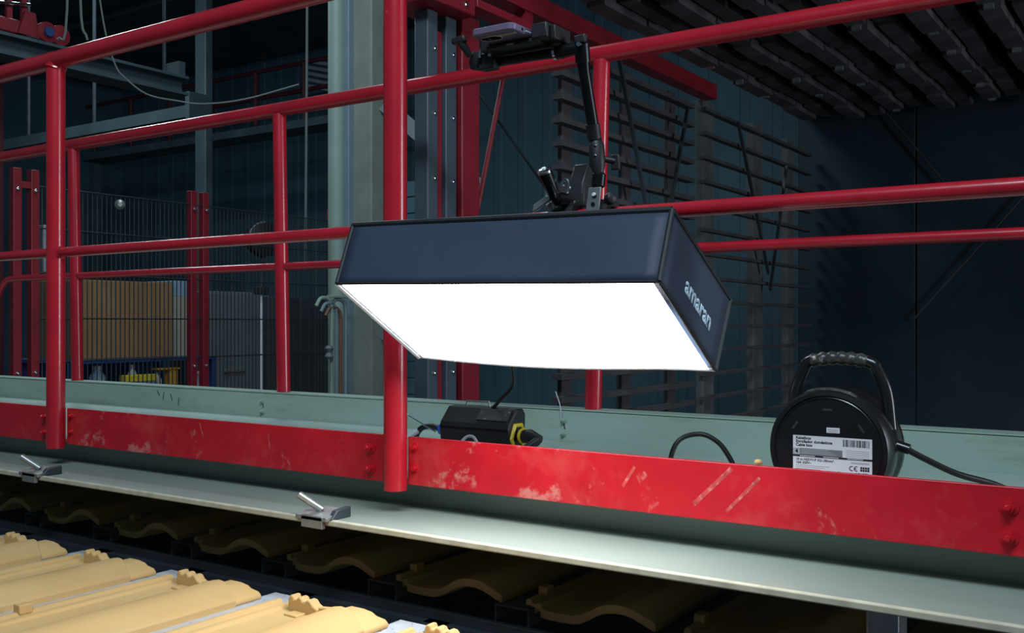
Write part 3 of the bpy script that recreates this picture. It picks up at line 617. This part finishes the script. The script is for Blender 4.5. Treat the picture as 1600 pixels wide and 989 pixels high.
# ================================================================== left side of the hall
t = thing('mesh_fence', 'black wire mesh safety fence between paired red posts', 'fence', (-5.75, 4.6, G0))
for y in (3.235, 3.345, 4.497, 4.600, 5.86, 5.96):
    p = obj('post', box(bm_(), -5.775, -5.725, y - .026, y + .026, G0, .915), REDM, t, bevel=.004)
    for z in (.79, -.30): obj('panel_bolt', lathe(bm_(), [(.012, 0), (.012, .01), (.006, .014)], (-5.725, y, z), (1, 0, 0), 8), CHROME, p)
obj('post_bracket', box(bm_(), -5.77, -5.73, 3.26, 3.32, .80, .84), REDM, t)
wv = tube(bm_(), [(0, 0, -1.1), (0, 0, 1.1)], .0042, 5); mv = bpy.data.meshes.new('wire'); wv.to_mesh(mv); wv.free(); mv.materials.append(WIRE)
y = 3.40
while y < 6.8:
    if not (4.46 < y < 4.64 or 5.82 < y < 6.0): place('wire', mv, (-5.75, y, -.28), t)
    y += .0335
for z in (.82, .57, .30, .025, -.24, -.6): obj('cross_wire', tube(bm_(), [(-5.742, 3.36, z), (-5.742, 6.8, z)], .005, 5), WIRE, t)
bm = lathe(bm_(), [(.02, 0), (.032, .008), (.032, .022), (.014, .036)], (-5.738, 3.92, .762), (1, -.5, 0), 16)
tag(obj('round_lamp', bm, STEEL), 'small round steel fitting on the fence near its top', 'lamp')
t = thing('electric_box', 'light grey electric box with conduit pipe behind the fence post', 'electric box', (-5.85, 3.48, G0))
bx_ = obj('box', box(bm_(), -5.90, -5.81, 3.445, 3.52, .31, .60), mat('light_grey_box', (.34, .38, .40), .5), t, bevel=.006)
obj('conduit', tube(bm_(), [(-5.85, 3.505, .31), (-5.85, 3.505, -.1), (-5.85, 3.505, G0)], .013, 10), CAB, t)
obj('conduit_clip', tube(bm_(), [(-5.85, 3.505, .0), (-5.85, 3.505, .04)], .018, 10), CHROME, t)

t = thing('storage_bench', 'dark blue steel storage bench behind the fence under the cartons', 'bench', (-6.6, 4.7, G0))
obj('top_shelf', box(bm_(), -6.95, -6.25, 3.90, 5.12, -.285, -.258), BLUED, t, bevel=.003)
obj('lower_shelf', box(bm_(), -6.95, -6.25, 3.90, 5.12, -.66, -.635), BLUED, t, bevel=.003)
obj('back_sheet', box(bm_(), -6.95, -6.93, 3.93, 5.09, -.635, -.285), BLUED, t)
for x in (-6.93, -6.27):
    for y in (3.925, 5.095): obj('leg', box(bm_(), x - .02, x + .02, y - .02, y + .02, G0, -.285), BLUED, t)
t = thing('cardboard_carton', 'large brown cardboard carton on the blue bench behind the fence', 'box', (-6.6, 4.43, -.258))
obj('carton_body', box(bm_(), -6.85, -6.40, 4.03, 4.83, -.258, .298), KRAFT, t, bevel=.004)
for x0, x1 in ((-6.845, -6.628), (-6.622, -6.405)): obj('flap', box(bm_(), x0, x1, 4.035, 4.825, .298, .302), KRAFT, t)
t = thing('pale_carton', 'pale beige carton with a white top band beside the brown carton', 'box', (-6.6, 4.96, -.258))
obj('carton_body', box(bm_(), -6.80, -6.42, 4.86, 5.06, -.258, .20), PALE, t, bevel=.004)
obj('top_band', box(bm_(), -6.80, -6.42, 4.86, 5.06, .20, .32), LBLUE, t, bevel=.004)
def bottle(y, m, h, label, r=.035):
    tt = thing('bottle', label, 'bottle', (-6.36, y, -.635))
    obj('bottle_body', lathe(bm_(), [(r * .9, 0), (r, .01), (r, h * .78), (r * .45, h * .9), (r * .45, h * .94)], (-6.36, y, -.635), (0, 0, 1), 16), m, tt)
    obj('cap', lathe(bm_(), [(r * .52, 0), (r * .52, h * .08)], (-6.36, y, -.635 + h * .92), (0, 0, 1), 12), WHITEP, tt)
bottle(4.17, LBLUE, .33, 'pale blue bottle on the lower shelf below the brown carton edge', .055)
bottle(4.45, WHITEP, .33, 'white bottle standing behind the yellow tray on the lower shelf')
bottle(4.66, WHITEP, .27, 'white bottle beside the orange container on the lower shelf')
bottle(5.03, LBLUE, .26, 'pale blue bottle beside the red fence post on the lower shelf', .045)
t = thing('yellow_tray', 'yellow tray with pale sides on the lower bench shelf', 'tray', (-6.33, 4.42, -.635))
obj('tray_body', prism(bm_(), [(-.10, 0), (.10, 0), (.12, .21), (-.12, .21)], (.06, 0, 0), (-6.32, 4.45, -.635), (0, 1, 0), (0, 0, 1)), LBLUE, t)
obj('tray_rim', box(bm_(), -6.33, -6.25, 4.32, 4.58, -.425, -.375), YEL, t, bevel=.005)
t = thing('orange_container', 'orange plastic container with a flat lid on the lower bench shelf', 'container', (-6.31, 4.745, -.635))
obj('container_body', box(bm_(), -6.35, -6.27, 4.71, 4.78, -.635, -.35), ORNG, t, bevel=.006)
obj('lid', box(bm_(), -6.37, -6.26, 4.60, 4.79, -.350, -.335), ORNG, t, bevel=.004)

t = thing('grey_cabinet', 'grey steel cabinet with a handle bar behind the mesh fence', 'cabinet', (-6.6, 5.45, G0))
obj('cabinet_body', box(bm_(), -6.9, -6.42, 5.17, 5.70, G0, .25), CAB, t, bevel=.006)
dr = obj('door', box(bm_(), -6.42, -6.40, 5.18, 5.69, G0 + .05, .235), CAB, t, bevel=.004)
obj('handle', box(bm_(), -6.40, -6.38, 5.30, 5.52, -.40, -.375), STEEL, dr, bevel=.004)
t = thing('dark_cabinet', 'dark grey cabinet standing beside the column behind the fence', 'cabinet', (-6.6, 6.2, G0))
obj('cabinet_body', box(bm_(), -7.0, -6.42, 5.80, 6.47, G0, .225), CABD, t, bevel=.006)
obj('door', box(bm_(), -6.42, -6.40, 5.82, 6.13, G0 + .05, .21), CABD, t, bevel=.004)
obj('door', box(bm_(), -6.42, -6.40, 6.15, 6.45, G0 + .05, .21), CABD, t, bevel=.004)
t = thing('white_pole', 'thin white pole with a dark cap standing in front of the grey cabinet', 'pole', (-5.9, 5.257, G0))
obj('pole', tube(bm_(), [(-5.9, 5.257, G0), (-5.9, 5.257, .22)], .014, 10), WHITEP, t)
obj('cap', box(bm_(), -5.94, -5.86, 5.215, 5.30, .215, .275), DARKST, t, bevel=.006)
t = thing('round_fan', 'black round drum fan on a stand behind the dark cabinet', 'fan', (-7.3, 6.54, G0))
obj('drum', lathe(bm_(), [(.15, 0), (.165, .01), (.165, .13), (.15, .14), (.02, .14)], (-7.36, 6.555, .79), (1, -.35, 0), 32), BLKM, t)
obj('rim', tube(bm_(), [V(-7.235, 6.51, .79) + V(.056 * math.cos(a), .16 * math.cos(a), .16 * math.sin(a)) for a in [math.radians(k) for k in range(95, 211, 15)]], .010, 8), CAB, t)
obj('stand', tube(bm_(), [(-7.33, 6.54, .66), (-7.33, 6.54, G0)], .025, 10), DARKST, t)

t = thing('green_column', 'pale green steel column with a blue-grey flange side', 'column', (-5.63, 5.85, G0))
obj('column_shaft', lathe(bm_(), [(.066, 0), (.066, 5.62)], (-5.665, 5.83, G0), (0, 0, 1), 24), GRNCOL, t)
obj('column_flange', box(bm_(), -5.65, -5.55, 5.85, 5.93, G0, 4.19), BLUECOL, t, bevel=.01)
tag(obj('concrete_column', box(bm_(), -5.56, -5.36, 5.91, 6.06, G0, 4.19), CONC, bevel=.012), 'square pale concrete column beside the green column', 'column')
t = thing('column_bracket', 'slanting dark steel bracket fixed behind the concrete column', 'bracket', (-5.2, 6.2, 1.2))
obj('strut', bar(bm_(), (-5.36, 6.06, 1.75), (-4.75, 6.5, 1.10), .10, .12), CAB, t)
obj('strut', bar(bm_(), (-5.36, 6.06, -.15), (-5.1, 6.25, .18), .08, .10), CAB, t)
t = thing('conduit_bundle', 'bundle of green and grey conduits bending over beside the green column', 'pipes', (-5.3, 5.5, G0))
for k, (y, z, m) in enumerate(((5.405, .17, GRNCOL), (5.455, .13, BLUECOL), (5.50, .10, mat('copper_hose', (.20, .10, .06), .5)), (5.555, .16, BLUECOL))):
    obj('conduit', tube(bm_(), smooth_path([(-5.3, y, G0), (-5.3, y, -.3), (-5.3, y, z - .08), (-5.3, y - .03, z), (-5.3, y - .11, z + .01), (-5.3, y - .16, z - .05)], 5), .014, 10), m, t)
obj('bracket_top', box(bm_(), -5.33, -5.27, 5.38, 5.58, .185, .205), GRNCOL, t, bevel=.004)
obj('valve', lathe(bm_(), [(.02, -.05), (.035, -.03), (.02, 0), (.035, .03), (.02, .05)], (-5.27, 5.35, -.22), (0, 0, 1), 12), CAB, t)

# louvred sheet stack behind the columns
LX0, LX1 = -6.5, -5.42
t = thing('louvre_screen', 'dark louvred screen with horizontal blades behind the columns', 'screen', (-4.6, 7.0, G0))
for k in range(18): obj('blade', box(bm_(), LX0, LX1, 7.0, 7.03, -1.4 + .15 * k, -1.4 + .15 * k + .138), WALLT, t, bevel=.003)
for x in (LX0 - .02, LX1 + .02): obj('frame_post', box(bm_(), x - .03, x + .03, 6.99, 7.06, G0, 1.35), DARKST, t)

t = thing('crane_beam', 'grey crane beam running through the upper hall', 'beam', (-7.0, 4.6, 1.88))
obj('beam_web', box(bm_(), -7.03, -6.97, 2.2, 5.35, 1.90, 2.02), GREYB, t)
for z in (1.885, 2.02): obj('beam_flange', box(bm_(), -7.12, -6.88, 2.2, 5.35, z, z + .022), GREYB, t)
obj('end_stop', box(bm_(), -7.1, -6.9, 5.27, 5.33, 2.042, 2.16), GREYB, t)
for y in (2.4, 5.2): obj('hanger', tube(bm_(), [(-7.0, y, 2.04), (-7.0, y, 4.2)], .015, 8), DARKST, t)
t = thing('crane_trolley', 'red crane trolley with a blue hub riding on the crane beam', 'trolley', (-7.0, 3.95, 2.042))
obj('trolley_body', box(bm_(), -7.08, -6.92, 3.70, 4.02, 2.06, 2.16), REDM, t, bevel=.01)
obj('side_cheek', prism(bm_(), [(-.08, 0), (.08, 0), (.045, .17), (-.03, .17)], (.03, 0, 0), (-6.92, 3.98, 2.06), (0, 1, 0), (0, 0, 1)), REDM, t)
for y in (4.12, 4.22):
    wl = obj('wheel', lathe(bm_(), [(.03, 0), (.075, .004), (.075, .05), (.03, .055)], (-6.94, y, 2.118), (1, 0, 0), 24), REDM, t)
obj('hub', lathe(bm_(), [(.035, 0), (.035, .02)], (-6.885, 4.12, 2.118), (1, 0, 0), 16), BLUED, t)
for y in (3.88, 3.99): obj('lifting_bar', box(bm_(), -7.0, -6.97, y - .02, y + .02, 2.16, 2.75), REDM, t)
obj('shackle', tube(bm_(), [(-6.95, 3.78, 2.26), (-6.95, 4.02, 2.30)], .012, 8), CHROME, t)
t = thing('roof_girder', 'grey girder crossing under the roof behind the crane beam', 'beam', (-9.0, 6.1, 1.92))
obj('girder', bar(bm_(), (-12.5, 6.0, 1.96), (-7.6, 6.0, 1.96), .10, .11), GREYB, t)
obj('end_plate', box(bm_(), -7.64, -7.58, 5.9, 6.1, 1.85, 2.12), GREYB, t)
for x in (-12.0, -10.4, -9.2): obj('hanger', tube(bm_(), [(x, 6.0, 2.0), (x, 6.0, 4.2)], .02, 8), DARKST, t)
tag(obj('steel_pillar', box(bm_(), -9.08, -8.90, 7.14, 7.24, G0, 4.2), GREYB, bevel=.01), 'tall grey steel pillar far behind the red fence posts', 'pillar')
tag(obj('red_pillar', box(bm_(), -7.52, -7.41, 4.00, 4.08, G0, 1.85), mat('dark_red_far', (.08, .012, .02), .5), bevel=.006), 'thick dark red pillar at the hall edge left of the fence', 'pillar')
t = thing('mezzanine_railing', 'dark red railing of a raised platform far back in the hall', 'railing', (-10.5, 9.0, 2.55))
for z in (3.3, 2.95): obj('rail', tube(bm_(), [(-14, 9.0, z), (-8.2, 9.0, z)], .03, 8), mat('dark_red_far', (.08, .012, .02), .5), t)
for k in range(7): obj('post', tube(bm_(), [(-13.8 + .9 * k, 9.0, 2.56), (-13.8 + .9 * k, 9.0, 3.3)], .035, 8), MATS['dark_red_far'], t)
obj('platform', box(bm_(), -14, -8.2, 8.9, 9.3, 2.46, 2.56), CEIL, t)
for x in (-13.8, -8.35): obj('platform_leg', box(bm_(), x - .06, x + .06, 8.95, 9.07, G0, 2.40), GREYB, t)
t = obj('window_1', box(bm_(), -11.30, -10.66, 10.93, 10.985, 3.50, 4.10), WALLT, kind='structure')
for k in range(5): obj('louvre', bar(bm_(), (-11.26, 10.91, 4.03 - .095 * k), (-10.70, 10.91, 3.88 - .095 * k), .03, .05), mat('pale_louvre', (.55, .66, .70), .5), t)
for k in range(6):
    obj('purlin', box(bm_(), -15.8, -5.9, 4.4 + .9 * k, 4.52 + .9 * k, 4.06, 4.2), GREYB, CE)
def rope(pts, r, label, m=ROPE): tag(obj('rope', tube(bm_(), smooth_path(pts, 5), r, 6), m), label, 'rope')
rope([(-5.86, 5.70, 4.2), (-5.86, 5.70, 2.5), (-5.87, 5.69, .42)], .010, 'thin grey rope hanging straight down beside the green column')
rope([(-6.51, 4.05, 4.2), (-6.52, 4.04, 2.2), (-6.56, 3.99, 1.98)], .009, 'grey rope hanging down behind the front top rail by the trolley')
rope([(-6.44, 4.09, 4.2), (-6.44, 4.09, 2.3), (-6.40, 4.12, 1.98)], .009, 'grey rope slanting down next to the other hanging rope')
rope([(-6.36, 4.15, 2.5), (-6.30, 4.19, 2.05), (-6.235, 4.225, 1.81), (-6.18, 4.26, 1.72), (-6.05, 4.35, 1.60), (-5.88, 4.47, 1.555), (-5.73, 4.58, 1.535), (-5.5, 4.75, 1.57), (-5.2, 4.98, 1.68)], .006, 'slack grey cable sagging below the crane beam')
